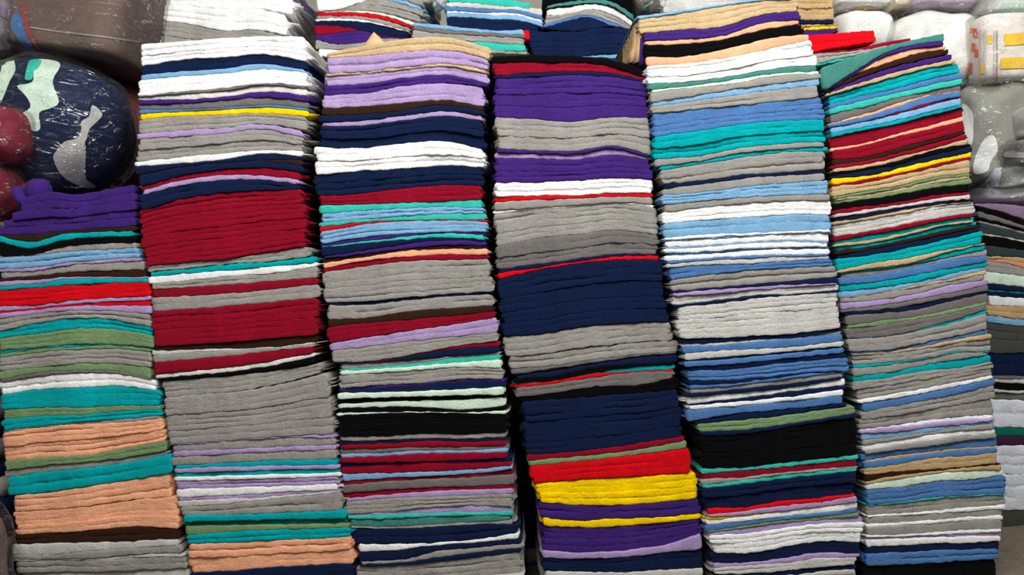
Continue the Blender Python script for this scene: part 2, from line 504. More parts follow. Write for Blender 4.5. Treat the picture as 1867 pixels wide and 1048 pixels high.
S3 = '''
beige 2 106 101 94 92 108
lav 2 134 130 121 116 127
beige 1 139 134 126 121 134
lav 2 157 153 142 137 153
purple 2 174 170 157 151 158
lav 3 197 194 188 183 195
brown 1 210 209 201 191 202
navy 1 223 220 210 203 210
lav 1 231 229 220 212 220
navy 5 267 270 262 257 272
white 4 319 312 308 302 305
navy 4 357 353 344 338 338
dkred 3 375 373 370 367 363
aqua 1 390 385 380 377 380
ltblue 2 406 400 394 390 389
aqua 1 414 406 402 401 401
red 1 423 410 403 401.5 404
ltblue 3 444 433 426 423 423
purple 1 449 440 432 425 429
aqua 1 450.5 444 437 433 438
navy 1 468 457 445 438 440
purple 1 471 463 453 447 447
brown 1 480 469 457 453 453
peach 1 490 476 468 464 464
dkred 1 497 486 476 474 472
grey 6 552 550 542 536 531
navy 1 557 555 547 540 537
grey 2 583 579 567 562 557
brown 1 597 588 583 576 567
dkred 3 626 614 602 591 578
lav 2 639 631 621 614 605
grey 3 660 658 645 631 622
dkred 1 660.5 658.5 646 635 631
navy 1 664 660 655 648 641
grey 1 673 668 661 652 645
aqua 1 677 673 667 661 655
mint 1 684 679 674 669 671
grey 3 709 702 698 691 691
purple 1 713 708 702 696 696
navy 1 717 716 713 710 705
mint 1 728 725 723 721 720
black 1 737 733 730 728 724
mint 1 745 742 742 747 740
black 1 753 752 751 752 748
mint 1 758 753.5 751.8 753 755
black 4 795 795 790 791 788
grey 1 804 803 799 800 797
navy 1 811 809 804 806 803
dkred 1 819 817 815 814 813
dkgrey 1 828 825 821 821 817
ltblue 1 835 832 827 826 825
dkred 1 844 844 842 839 835
navy 1 852 848 844 843 841
dkred 1 864 862 860 856 850
ltblue 1 878 872 868 864 856
dkred 1 885 878 874 870 865
dkgrey 1 900 893 889 887 883
dkred 1 911 902 896 893 890
lav 1 915 909 906 903 900
grey 3 938 934 926 922 924
lav 1 941 938 936 934 932
aqua 1 946 946 942 940 940
sea 1 959 961 957 952 948
grey 1 962 964 961 956 955
navy 2 992 992 989 983 971
white 1 1006 1003 994 989 981
navy 1 1024 1020 1004 998 991
grey 1 1029 1026 1016 1006 998
navy 1 1032 1031 1024 1015 1006
grey 3 1065 1062 1058 1050 1045
ltgrey 1 1076 1073 1068 1062 1056
'''
stack('s3', 'third stack from the left', 'towels in the third stack', (97, 82, 70, 68, 87), S3,
      [(60, 604), (100, 596), (180, 589), (230, 585), (265, 582), (280, 576), (320, 573), (345, 571), (375, 579), (430, 584), (470, 588),
       (560, 592), (610, 598), (650, 605), (672, 617), (790, 618), (870, 624), (955, 632), (975, 634), (995, 648), (1080, 652)],
      [(80, 899), (115, 889), (200, 885), (260, 882), (300, 884), (335, 879), (360, 880), (400, 888), (435, 885), (460, 891), (500, 897), (530, 900),
       (560, 899), (585, 905), (620, 908), (660, 915), (700, 921), (760, 925), (800, 922), (840, 929), (870, 937), (950, 938), (980, 951),
       (1080, 955)], 0.005, fringe=(0.002, 0.003))

S4 = '''
black 2 114 113 114 118 141
dkred 2 138 133 131 133 147
navy 1 144 141 136 140 151
purple 7 214 217 222 214 214
grey 5 271 275 275 266 283
purple 1 278 279.5 281 271 287
lav 1 288 289 291 282 292
purple 4 333 332 329 324 327
white 3 359 357 356 352 352
red 1 369 364 362 359 359
grey 1 384 379 375 369 373
white 1 390 382 377 371 378
grey 5 450 435 427 420 428
dkgrey 4 491 482 472 463 463
navy 1 498 488 477 467 466
red 1 510 493 481 474 474
navy 9 614 608 595 589 587
grey 5 672 667 656 647 641
dkgrey 1 683 672 661 650 643
black 1 686 676 663 653 646
navy 1 691 685 669 664 660
black 1 699 693 679 669 664
teal 1 701 694 682 677 673
red 1 708 699 688 679 677
dkgrey 2 725 716 705 703 688
black 2 732 727 721 716 708
navy 8 829 825 817 806 795
dkred 1 840 834 827 817 803
sage 1 850 843 836 827 817
red 3 882 875 871 867 862
yellow 4 916 921 921 916 908
purple 2 943 949 945 943 936
yellow 1 958 962 959 953 945
purple 4 1003 1008 1004 995 973
lav 1 1017 1019 1016 1008 1001
navy 3 1041 1043 1043 1039 1036
ltgrey 1 1056 1057 1056 1053 1050
grey 1 1070 1071 1070 1066 1062
'''
stack('s4', 'fourth stack from the left', 'towels in the fourth stack', (103, 100, 102, 106, 124), S4,
      [(90, 896), (150, 897), (215, 901), (260, 904), (330, 902), (360, 900), (400, 903), (470, 906), (510, 908), (560, 912), (615, 918), (640, 922),
       (670, 934), (690, 938), (715, 938), (740, 950), (790, 956), (830, 962), (878, 966), (884, 978), (930, 984), (960, 984), (1000, 988), (1080, 992)],
      [(100, 1170), (125, 1173), (150, 1180), (215, 1184), (300, 1186), (345, 1193), (400, 1198), (470, 1200), (500, 1208), (560, 1219), (590, 1221),
       (630, 1235), (670, 1232), (690, 1234), (740, 1241), (790, 1246), (820, 1256), (870, 1268), (900, 1271), (950, 1278), (1080, 1280)], 0.01, fringe=(0.003, 0.0015))

S5 = '''
ltblue 1 35 25 12 2 -3
beige 3 62 54 50 28 20
purple 2 75 71 65 43 35
peach 1 82 80 72 55 43
black 2 104 102 88 70 62
peach 1 120 115 104 88 72
white 5 153 149 139 125 119
sea 1 164 156 145 134 129
mint 1 169 160 152 138 135
grey 1 187 175 162 152 142
ltblue 1 195 184 174 163 155
grey 2 207 200 192 185 177
blue 4 249 239 227 220 217
teal 4 290 285 270 262 259
grey 1 304 294 279 272 267
teal 1 310 299 287 277 275
grey 3 335 329 319 314 307
navy 1 345 335 325 319 315
grey 1 356 350 341 334 328
ltblue 3 373 366 360 356 353
grey 1 387 378 370 366 365
white 3 409 401 397 391 392
ltblue 2 433 427 425 421 418
white 1 438 433 429 425 423
ltblue 1 441 436 432 427 425
white 1 450 447 441 438 441
ltblue 1 453 450 444 441 444
white 1 461 459 453 451 450
blue 1 466 463 457 454 453
white 1 476 471 467 465 463
blue 1 481 475 471 468 466
ltgrey 1 488 483 481 476 471
blue 2 511 500 492 488 484
grey 2 531 525 518 512 505
navy 1 535 528 523 519 516
lav 1 541 536 529 523 518
ltgrey 2 557 548 539 536 529
navy 1 560 553 543 538 531
ltgrey 7 617 616 612 607 598
navy 1 626 624 618 614 603
ltgrey 1 632 629 622 617 608
blue 1 645 639 636 631 622
ltgrey 1 657 651 645 638 631
navy 1 659 655 648 641 634
blue 1 670 665 658 650 643
navy 1 675 674 665 658 651
blue 3 694 693 687 679 676
navy 1 702 700 691 682 677
blue 1 710 704 696 686 678
grey 1 718 712 704 696 687
navy 1 724 718 712 702 690
white 1 737 729 720 710 702
navy 1 740 734 728 720 710
white 1 747 742 735 728 720
blue 1 769 757 749 743 735
navy 1 772 767 759 749 739
sage 2 787 785 776 765 753
navy 1 794 792 782 770 761
black 6 854 852 844 837 829
aqua 1 864 858 852 844 837
dkred 1 874 871 863 856 850
grey 1 885 876 866 859 852
aqua 1 891 883 874 866 859
navy 4 928 926 915 909 901
red 1 938 932 922 915 905
lav 1 943 939 932 924 915
yellow 1 948 942 933 924.5 915.5
white 1 957 950 942 936 926
blue 1 969 959 948 942 934
sage 1 971 963 954 948 942
lav 1 977 973 963 955 952
white 4 1008 1008 996 987 989
navy 2 1028 1026 1018 1008 1010
lav 1 1037 1031 1026 1018 1016
ltgrey 2 1047 1046 1041 1034 1029
navy 1 1056 1054 1050 1042 1038
ltgrey 2 1078 1075 1070 1062 1058
'''
stack('s5', 'fifth stack from the left', 'towels in the fifth stack', (29, 20, 8, -2, -8), S5,
      [(20, 1162), (62, 1164), (75, 1173), (100, 1175), (125, 1180), (150, 1179), (165, 1187), (200, 1189), (250, 1190), (290, 1191), (320, 1200),
       (340, 1206), (400, 1205), (440, 1210), (480, 1216), (520, 1225), (560, 1230), (600, 1238), (640, 1246), (690, 1256), (730, 1254), (760, 1256),
       (780, 1274), (800, 1279), (860, 1280), (920, 1284), (960, 1288), (1000, 1300), (1080, 1302)],
      [(-5, 1457), (40, 1460), (65, 1479), (90, 1485), (110, 1493), (150, 1496), (170, 1500), (225, 1506), (270, 1507), (320, 1510), (360, 1513),
       (410, 1514), (440, 1512), (480, 1519), (520, 1527), (570, 1529), (620, 1534), (660, 1549), (690, 1541), (725, 1540), (745, 1560), (800, 1565),
       (850, 1563), (900, 1560), (960, 1573), (1010, 1565), (1080, 1565)], -0.008, fringe=(0.004, 0.001))

S6 = '''
sea 1 166 132 98 82 74
purple 1 167 134 103 89 82
peach 1 167.4 135 116 98 89
brown 1 168 144 124 110 98
purple 1 170 152 134 119 108
beige 1 175 158 142 126 115
teal 2 191 175 162 145 132
blue 1 199 184 170 155 142
aqua 1 209 196 179 166 152
dkgrey 1 226 209 189 173 165
peach 1 228 214 195 175 165.5
blue 1 233 222 207 189 175
dkred 1 234 222.5 209 193 178
ltblue 1 243 232 220 205 191
teal 1 251 238 226 210 196
dkred 2 270 261 244 228 212
peach 1 277 265 249 235 220
dkred 2 291 286 270 254 238
brown 1 301 293 278 261 244
dkred 1 308 299 285 269 252
beige 1 314 306 291 273 262
black 1 321 311 298 282 267
navy 1 325 321 306 291 277
yellow 1 337 327 314 299 285
dkred 1 340 333 319 304 291
beige 2 359 348 337 322 316
sage 1 363 353 342 327 321
beige 1 366 358 348 333 325
sage 1 372 363 353 342 335
black 1 383 375 367 355 350
dkred 1 392 382 372 362 354
ltgrey 1 397 388 378 368 363
navy 1 405 395 383 373 367
beige 1 410 400 388 375 368
ltgrey 3 432 422 410 397 388
dkred 1 440 428 417 403 395
teal 1 445 437 425 410 400
beige 1 450 443 430 413 404
teal 1 457 449 437 422 410
brown 1 465 455 442 428 415
navy 1 472 465 452 437 421
teal 2 494 479 469 455 443
beige 1 497 489 479 460 445
teal 1 499 492 482 469 454
grey 1 507 500 487 474 465
blue 1 520 514 502 489 475
teal 1 532 525 514 499 485
ltblue 1 544 534 522 507 492
beige 1 545 535 525 512 499
grey 1 552 547 537 520 509
lav 1 565 557 547 534 519
dkgrey 1 570 565 555 542 529
navy 1 575 570 564 547 534
dkgrey 1 594 584 577 564 550
sage 1 599 592 582 570 555
dkgrey 2 617 614 602 584 564
teal 1 618 614.6 604 590 570
grey 2 641 639 627 614 600
blue 1 646 642 632 619 609
beige 1 647 644 637 625 617
grey 2 666 661 654 642 641
teal 1 671 666 655 643 642
grey 1 686 679 667 656 647
teal 1 697 689 677 671 659
grey 4 729 719 708 695 684
white 1 736 727 716 703 691
blue 1 751 740 729 716 701
grey 4 782 775 767 760 756
white 1 786 780 773 767 762
lav 1 791 788 780 774 767
ltblue 1 803 797 788 780 773
grey 1 812 803 793 786 782
white 1 823 812 804 795 791
grey 1 828 821 814 804 799
blue 1 841 830 823 817 814
tan 1 843 836 827 821 817
blue 1 856 847 836 832 825
tan 2 867 860 856 851 845
brown 1 878 867 860 853 847
tan 1 884 873 864 858 858
mint 1 893 888 878 875 866
blue 3 921 915 906 903 899
aqua 1 922.5 917 909 904 901
grey 2 940 936 932 925 919
white 1 943 940 936 932 928
grey 1 956 953 949 943 940
white 1 962 958 954 949 947
grey 1 977 975 971 967 965
white 1 980 978 975 973 970
lav 1 984 982 980 978 977
white 1 997 995 991 990 986
navy 1 1010 1008 1004 1003 1001
blue 2 1032 1030 1027 1023 1019
black 3 1066 1062 1058 1054 1050
'''
stack('s6', 'rightmost front stack', 'towels in the rightmost front stack', (123, 104, 86, 72, 60), S6,
      [(60, 1498), (145, 1498), (165, 1506), (200, 1508), (250, 1510), (300, 1515), (330, 1516), (380, 1520), (430, 1518), (480, 1523), (510, 1530),
       (560, 1531), (580, 1544), (620, 1541), (670, 1558), (700, 1556), (740, 1566), (800, 1571), (850, 1569), (880, 1578), (920, 1580), (960, 1578),
       (1020, 1577), (1080, 1573)],
      [(60, 1720), (80, 1726), (105, 1740), (130, 1750), (145, 1756), (170, 1753), (200, 1757), (230, 1762), (250, 1764), (275, 1774), (305, 1772),
       (350, 1775), (390, 1778), (430, 1790), (455, 1800), (500, 1800), (530, 1806), (560, 1800), (590, 1802), (620, 1809), (650, 1808), (690, 1816),
       (740, 1811), (790, 1815), (840, 1820), (870, 1832), (905, 1835), (935, 1830), (970, 1828), (1010, 1820), (1080, 1810)], 0.02, yaw=0.0, fringe=(0.002, 0.004))

# towels lying on the rightmost stack, half hidden by the sea-green one
stack('s6b', 'pile behind the sea-green flap', 'towels behind the sea-green flap', (64, 62, 60, 57, 55), '''
red 2 97 91 86 81 76
''', [(50, 1470), (130, 1470)], [(40, 1592), (80, 1598)], 0.055, depth=0.3)
stack('s6c', 'pile behind the sea-green flap', 'towels behind the sea-green flap', (98, 93, 88, 77, 69), '''
dkred 1 99 96 92 84 75
grey 2 120 110 100 91 82
aqua 1 124 114 104 95 86
''', [(50, 1470), (130, 1470)], [(40, 1664), (130, 1664)], 0.055, depth=0.3)

# ---- rear piles seen over the tops of the front row
stack('rw', 'rear white pile behind the second stack', 'towels in the rear white pile', (-26, -28, -30, -26, -16), '''
lav 1 -14 -17 -19 -16 -6
white 6 36 45 55 54 64
grey 5 84 88 92 94 96
''', [(-30, 284), (0, 288), (30, 296), (75, 291)], [(-20, 538), (0, 535), (30, 525), (70, 513)], 0.45, depth=0.3, fringe=(0.003, 0.014))
stack('rb', 'rear domed pile above the third stack', 'towels in the rear domed pile', (-20, -22, -24, -28, -30), '''
white 1 20 15 -3 -16 -20
grey 1 20.6 16 -2 -3 12
ltblue 1 21 16.5 -1 3 19
grey 4 21.6 20 20 27 41
mint 1 23 22 24 32 48
red 1 29 29 30 38 52
grey 1 34 33 36 45 57
white 1 38 38 40 47 59
navy 3 46 47 55 65 68
dkred 2 64 60 56 66 68.6
purple 3 72 81 78 70 70.5
grey 2 89 90 92 92 91
white 1 103 104 104 104 104
''', [(-30, 575), (100, 575)], [(-20, 782), (20, 773), (40, 762), (48, 752), (58, 745), (100, 745)], 0.46, depth=0.3, fringe=(0.003, 0.014))
stack('rc', 'rear grey pile behind the third stack', 'towels in the rear grey pile', (41, 45, 51, 55, 54), '''
ltblue 1 47 53 57 61 64
dkgrey 1 54 60 63 66 69.5
grey 2 70 72 75 78 82
aqua 1 80 82 84 92 93
grey 1 90 92 94 97 99
''', [(30, 753), (110, 753)], [(50, 954), (70, 957), (100, 965)], 0.41, depth=0.3)
stack('rr', 'spot right beside the rear grey pile', 'towels in the rear grey pile', (66, 66, 65, 65, 65), '''
red 1 84 84 83 83 82
''', [(50, 968), (110, 968)], [(50, 985), (110, 985)], 0.448, depth=0.2) if False else None
stack('rd', 'rear striped pile above the fourth stack', 'towels in the rear striped pile', (-8, -9, -6, -1, 6), '''
aqua 1 4 5 10 12 15
ltgrey 1 12 14 16.5 18 29
blue 1 19 21 23 25 36.5
cream 1 24 25 28 29.5 42
ltblue 1 31 32 35 36.5 49.5
navy 3 60 62 64 66 70
''', [(-30, 812), (60, 815)], [(-20, 960), (10, 968), (22, 990), (50, 994), (80, 962)], 0.47, depth=0.3)
stack('re', 'rear arched pile behind the fourth stack', 'towels in the rear arched pile', (-14, -22, -26, -22, -4), '''
black 2 10 3 0 3 26
sea 1 15 10 5.5 11 37.6
black 1 17 12 7 13 39
cream 1 28.5 26 17 26 50
grey 2 44.5 33 28 40 53.6
blue 1 50 39 32 46 54
navy 1 52 56 55 48.3 54.8
''', [(-30, 988), (60, 995)], [(-20, 1160), (60, 1152)], 0.46, depth=0.3)
stack('rf', 'rear navy pile behind the fourth stack', 'towels in the rear navy pile', (60, 57, 57, 50, 54), '''
navy 5 101 102 103 98 98
ltblue 1 104 104.5 105 105 109
''', [(30, 967), (120, 967)], [(30, 1150), (120, 1145)], 0.42, depth=0.3)
stack('rg', 'rear pale pile above the fifth stack', 'towels in the rear pale pile', (-12, -14, -16, -18, -20), '''
ltgrey 3 24 20 14 8 2
grey 1 34 32 28 24 20
''', [(-30, 1204), (40, 1204)], [(-30, 1445), (40, 1445)], 0.42, depth=0.3)
stack('rh', 'rear tan pile', 'towels in the rear tan pile', (-14, -14, -14, -14, -14), '''
tan 5 36 36 36 36 35
navy 1 43 43 43 43 42
tan 1 50 49 48 47 46
yellow 1 56 55 54 53 51
purple 2 68 67 65 63 58
''', [(-30, 1452), (70, 1452)], [(-30, 1518), (36, 1522), (42, 1526), (50, 1526), (70, 1528)], 0.42, depth=0.3)

# ---- pile standing on the floor behind the right edge
stack('rt', 'floor pile at the right edge', 'towels in the floor pile at the right edge', (371, 372, 378, 386, 394), '''
mauve 1 375 388 406 418 426
black 1 384 400 416 427 434
dkgrey 1 396 408 422 434 442
black 1 402 414 428 440 448
grey 1 406 418 432 444 452
darkslate 2 424 432 444 455 462
ltgrey 1 428 436 447 458 466
black 2 446 452 460 470 476
darkslate 1 466 468 472 480 486
tan 1 470 474 482 488 492
terracotta 1 474 481 494 500 504
grey 2 494 500 506 508 508
mint 1 516 520 526 526 526
navy 1 526 530 533 533 532
aqua 1 530 534 537 537 536
navy 1 538 542 544 543 542
white 1 556 558 560 559 557
tan 2 574 580 583 582 580
ltblue 1 586 593 595 594 592
olive 4 644 644 642 640 638
navy 2 684 685 685 684 682
dkgrey 1 691 692 692 691 689
ltgrey 1 697 699 701 700 698
black 1 709 712 714 712 710
ltgrey 1 714 717 720 718 716
dkgrey 1 727 729 730 728 726
paleblue 2 779 780 779 776 773
green 1 795 795 794 791 788
plum 1 812 812 810 807 804
paleblue 6 931 930 928 922 916
olive 1 964 962 958 952 946
''', [(360, 1782), (450, 1788), (560, 1796), (720, 1805), (960, 1812)], [(360, 1985), (960, 1990)], 0.385, depth=0.34)

# ---- everything of the piles that no one can pick apart: lower rows and the row behind
KEEP = 320
order = sorted(TOWELS.values(), key=lambda t: -t['size'])
keep_set = {id(t) for t in order[:KEEP]}
MUST = [('s5', 1, 0), ('s5', 2, 0), ('s5', 4, 0), ('s3', 0, 0), ('s1', 0, 0), ('s1', 0, 1)]
keep_set |= {id(TOWELS[k]) for k in MUST}
rest = []
for k, t in TOWELS.items():
    if id(t) in keep_set:
        o = mesh_obj(t['name'], t['V'] - t['org'], t['F'], M[t['col']], loc=tuple(t['org']))
        tag(o, t['label'], 'towel', t['group']); t['obj'] = o
    else: rest.append(t)
print('TOWELS', len(TOWELS), 'joined', len(rest), 'smallest kept', order[KEEP - 1]['size'])

def hidden_pile():
    verts, faces, mats = [], [], []
    cols = ['darkslate', 'navy', 'dkgrey', 'black', 'grey', 'navy'] + list(COL)  # unseen columns coloured dark to stand in for shade in the gaps
    def slab(x0, x1, y0, y1, z0, z1, mi):
        b = len(verts); r = min(0.012, (z1 - z0) * 0.45)
        pr = [(y0 + r, z0), (y0, z0 + r), (y0, z1 - r), (y0 + r, z1), (y1, z1), (y1, z0)]
        for x in (x0, x1):
            verts.extend((x, y, z) for y, z in pr)
        for k in range(6):
            faces.append((b + k, b + 6 + k, b + 6 + (k + 1) % 6, b + (k + 1) % 6)); mats.append(mi)
        faces.append(tuple(b + k for k in range(6))); mats.append(mi)
        faces.append(tuple(b + 11 - k for k in range(6))); mats.append(mi)
    def column(x0, x1, y0, y1, ztop, step=0.045):
        n = max(1, int(round(ztop / step))); s = ztop / n
        for k in range(n):
            j = rnd.uniform(-0.006, 0.006)
            slab(x0 + j, x1 + j, y0 + rnd.uniform(0, 0.01), y1, k * s + 0.0006, (k + 1) * s - 0.0006, rnd.randrange(6))
    # under the front stacks, below the picture
    for (xl, xr, yl, yr, Y) in ((40, 346, 1062, 1052, 0.0), (352, 648, 1070, 1060, 0.0), (652, 955, 1076, 1056, 0.005),
                                (992, 1280, 1071, 1062, 0.01), (1302, 1565, 1078, 1058, -0.005), (1574, 1810, 1066, 1050, 0.02)):
        a = P(xl, yl, Y); b = P(xr, yr, Y)
        column(a[0], b[0], Y + 0.008, Y + 0.34, min(a[2], b[2]) - 0.004, 0.03)
    # second row
    for (xl, xr, yb, Y, d) in ((291, 520, 97, 0.45, 0.3), (575, 742, 106, 0.46, 0.3), (756, 957, 101, 0.41, 0.3), (969, 1148, 111, 0.42, 0.3),
                            (1204, 1440, 42, 0.42, 0.3), (1456, 1530, 69, 0.42, 0.3)):
        a = P(xl, yb, Y); b = P(xr, yb, Y)
        column(a[0], b[0], Y + 0.01, Y + d, min(a[2], b[2]) - 0.003)
    a = P(-60, 352, 0.44); b = P(270, 352, 0.44)
    column(a[0] , b[0], 0.44, 0.8, 1.02)
    a = P(-125, 412, 0.08); b = P(-26, 412, 0.08)
    column(a[0], b[0], 0.03, 0.36, a[2] - 0.02)
    a = P(1540, 90, 0.46); b = P(1690, 90, 0.46)
    column(a[0], b[0], 0.46, 0.8, P(1650, 170, 0.46)[2])
    # the many thin towel edges beyond the largest ones
    for t in rest:
        b0 = len(verts); verts.extend(map(tuple, t['V'])); mi = 6 + list(COL).index(t['col'])
        faces.extend(tuple(b0 + q for q in f) for f in t['F']); mats.extend([mi] * len(t['F']))
    me = bpy.data.meshes.new('towel_rows'); me.from_pydata(verts, [], faces)
    for c in cols: me.materials.append(M[c])
    me.polygons.foreach_set('material_index', mats); me.update()
    o = bpy.data.objects.new('towel_rows', me); col.objects.link(o)
    me.polygons.foreach_set('use_smooth', [True] * len(me.polygons))
    tag(o, 'thin folded towel edges pressed between the thicker towels of all the stacks', 'towels', kind='stuff')
hidden_pile()

# ------------------------------------------------------------------ hanging ends and raised corners (parts of towels)
def strip_part(name, pts, Y0, Y1, thick, mat, parent, ripples=3, amp=0.004):
    """cloth end hanging down a stack's side: pts = outline of its front edge (px), running back to Y1"""
    n = len(pts); ny = 14
    verts = []; faces = []
    for s in (0, 1):
        for (px, py) in pts:
            for k in range(ny + 1):
                f = k / ny
                y = Y0 + (Y1 - Y0) * f
                x, _, z = P(px, py, Y0)
                verts.append((x + s * thick + amp * math.sin(f * ripples * 2 * math.pi + py * 0.02), y, z))
    m = n * (ny + 1)
    for i in range(n - 1):
        for k in range(ny):
            a = i * (ny + 1) + k
            faces.append((a, a + 1, a + ny + 2, a + ny + 1)); faces.append((m + a, m + a + ny + 1, m + a + ny + 2, m + a + 1))
    for i in range(n - 1):
        a = i * (ny + 1); faces.append((a, a + ny + 1, m + a + ny + 1, m + a))
        a += ny; faces.append((a, m + a, m + a + ny + 1, a + ny + 1))
    for k in range(ny):
        faces.append((k, m + k, m + k + 1, k + 1)); a = (n - 1) * (ny + 1) + k; faces.append((a, a + 1, m + a + 1, m + a))
    o = mesh_obj(name, np.array(verts), faces, mat)
    if parent:
        o.parent = parent; o.matrix_parent_inverse = Matrix.Translation(parent.location).inverted()
    return o
tb = TOWELS[('s5', 1, 0)]['obj']
strip_part('hanging_end', [(1164, 38), (1158, 42), (1156, 60), (1155, 80), (1150, 96), (1148, 113)], 0.012, 0.2, 0.010, M['tan'], tb, 5, 0.003)
tb = TOWELS[('s5', 1, 0)]['obj']
strip_part('hanging_end', [(1166, 44), (1163, 50), (1162, 70), (1160, 90), (1157, 113)], 0.002, 0.2, 0.010, M['tan'], tb, 4, 0.003)
tb = TOWELS[('s5', 2, 0)]['obj']
strip_part('hanging_end', [(1172, 66), (1166, 70), (1165, 90), (1165, 118)], 0.0, 0.25, 0.010, M['purple'], tb, 3, 0.002)
tb = TOWELS[('s5', 4, 0)]['obj']
strip_part('hanging_end', [(1176, 80), (1172, 86), (1172, 110), (1173, 122)], 0.0, 0.25, 0.010, M['black'], tb, 3, 0.002)

def lump(name, center_px, Y, rx, ry, rz, mat, parent=None, e1=1.0, e2=1.0, noise=0.05, seed=0, nu=40, nv=24, tilt=0.0, pointed=0.0):
    V, Fc = super_mesh(rx, ry, rz, e1, e2, noise, seed, nu, nv, pointed)
    c = P(*center_px, Y)
    o = mesh_obj(name, V, Fc, mat, loc=c)
    o.rotation_euler = (0, tilt, 0)
    if parent:
        o.parent = parent; o.matrix_parent_inverse = Matrix.Translation(parent.location).inverted()
    return o

def super_mesh(rx, ry, rz, e1, e2, noise, seed, nu=40, nv=24, pointed=0.0):
    rg = np.random.default_rng(seed)
    ph = rg.uniform(0, 6.28, (6, 3)); fr = rg.uniform(1.2, 4.5, (6, 3)); am = rg.uniform(0.3, 1, 6)
    sp = lambda w, e: np.sign(w) * np.abs(w) ** e
    verts = []; faces = []
    for i in range(nv + 1):
        v = -math.pi / 2 + math.pi * i / nv
        for j in range(nu):
            u = 2 * math.pi * j / nu
            x = sp(math.cos(v), e1) * sp(math.cos(u), e2); y = sp(math.cos(v), e1) * sp(math.sin(u), e2); z = sp(math.sin(v), e1)
            d = 0
            for q in range(6):
                d += am[q] * math.sin(fr[q, 0] * x * 2 + ph[q, 0]) * math.sin(fr[q, 1] * y * 2 + ph[q, 1]) * math.sin(fr[q, 2] * z * 2 + ph[q, 2])
            s = 1 + noise * d
            verts.append((x * rx * s * (1 - pointed * max(z, 0)), y * ry * s * (1 - pointed * max(z, 0)), z * rz * s))
    for i in range(nv):
        for j in range(nu):
            a = i * nu + j; b = i * nu + (j + 1) % nu
            faces.append((a, b, b + nu, a + nu))
    return np.array(verts), faces

# raised corner on the beige towel heading the third stack
tb = TOWELS[('s3', 0, 0)]['obj']
lump('raised_corner', (684, 82), 0.03, 0.026, 0.02, 0.030, M['beige'], tb, 1.0, 1.0, 0.04, 3, 24, 16, pointed=0.75)
# curled end of the purple towel heading the leftmost stack
tb = TOWELS[('s1', 0, 0)]['obj']
lump('curled_end', (71, 347), 0.045, 0.026, 0.030, 0.027, M['purple'], tb, 0.8, 0.9, 0.04, 5, 32, 20)
tb = TOWELS[('s1', 0, 1)]['obj']
lump('curled_end', (42, 360), 0.040, 0.013, 0.030, 0.028, M['purple'], tb, 0.8, 0.9, 0.05, 6, 32, 20, tilt=-0.4)

# ------------------------------------------------------------------ plastic-wrapped bales and bags
def bag(name, label, cat, body, x0, y0, x1, y1, Y, ry, mat, e1=0.55, e2=0.55, noise=0.025, seed=1, tilt_img=0.0, film=True, patches=(), film_mat=None, group=None):
    """box (px) of the bag's outline at depth Y (its centre); tilt_img: counter-clockwise slope in the photograph, degrees"""
    cx, cy = (x0 + x1) / 2, (y0 + y1) / 2
    c = P(cx, cy, Y); d = (Y - CAM_Y) / F
    root = bpy.data.objects.new(name, None); col.objects.link(root); root.empty_display_size = 0.05
    rx, rz = (x1 - x0) / 2 * d, (y1 - y0) / 2 * d
    root.location = (c[0], c[1], c[2])
    root.rotation_euler = (0, -(math.radians(tilt_img) - ROLL), 0)
    tag(root, label, cat, group)
    V, Fc = super_mesh(rx, ry, rz, e1, e2, noise, seed, 56, 36)
    b = mesh_obj(body, V, Fc, mat, root)
    mw = root.matrix_basis.copy()
    Vw = [mw @ Vector(v) for v in V]
    tree = BVHTree.FromPolygons(Vw, [tuple(f) for f in Fc])
    inv = mw.inverted()
    eye = Vector((0, CAM_Y, CAM_Z))
    for pi, (pname, pmat, poly) in enumerate(patches):
        if len(poly) > 5:                       # round the outline off
            cl = []
            for q in range(len(poly)):
                p0, p1, p2, p3 = (np.array(poly[(q + w) % len(poly)], float) for w in (-1, 0, 1, 2))
                for u in (0, 0.33, 0.67):
                    cl.append(tuple(0.5 * (2 * p1 + (p2 - p0) * u + (2 * p0 - 5 * p1 + 4 * p2 - p3) * u * u + (3 * p1 - p0 - 3 * p2 + p3) * u ** 3)))
            poly = cl
        bm = bmesh.new()
        vsx = [bm.verts.new((px, py, 0)) for px, py in poly]
        bm.faces.new(vsx)
        bmesh.ops.triangulate(bm, faces=bm.faces[:])
        for _ in range(4):
            long = [e for e in bm.edges if e.calc_length() > 9]
            if not long: break
            bmesh.ops.subdivide_edges(bm, edges=long, cuts=1, use_grid_fill=False)
            bmesh.ops.triangulate(bm, faces=bm.faces[:])
        bad = []
        for v in bm.verts:
            tgt = Vector(P(v.co.x, v.co.y, Y)); dr = (tgt - eye).normalized()
            hit, nr, idx, dist = tree.ray_cast(eye, dr)
            if hit is None: bad.append(v); continue
            if nr.dot(dr) > 0: nr = -nr
            v.co = inv @ (hit + nr * (0.0025 + 0.0012 * (pi % 3)))
        bmesh.ops.delete(bm, geom=bad, context='VERTS')
        bmesh.ops.recalc_face_normals(bm, faces=bm.faces[:])
        me = bpy.data.meshes.new(pname); bm.to_mesh(me); bm.free(); me.materials.append(pmat)
        me.polygons.foreach_set('use_smooth', [True] * len(me.polygons))
        po = bpy.data.objects.new(pname, me); col.objects.link(po); po.parent = root
    if film:
        V2, F2 = super_mesh(rx + 0.010, ry + 0.010, rz + 0.010, e1 * 0.95, e2 * 0.95, noise * 1.6, seed, 56, 36)
        mesh_obj('plastic_film', V2, F2, film_mat or FILM, root)
    return root

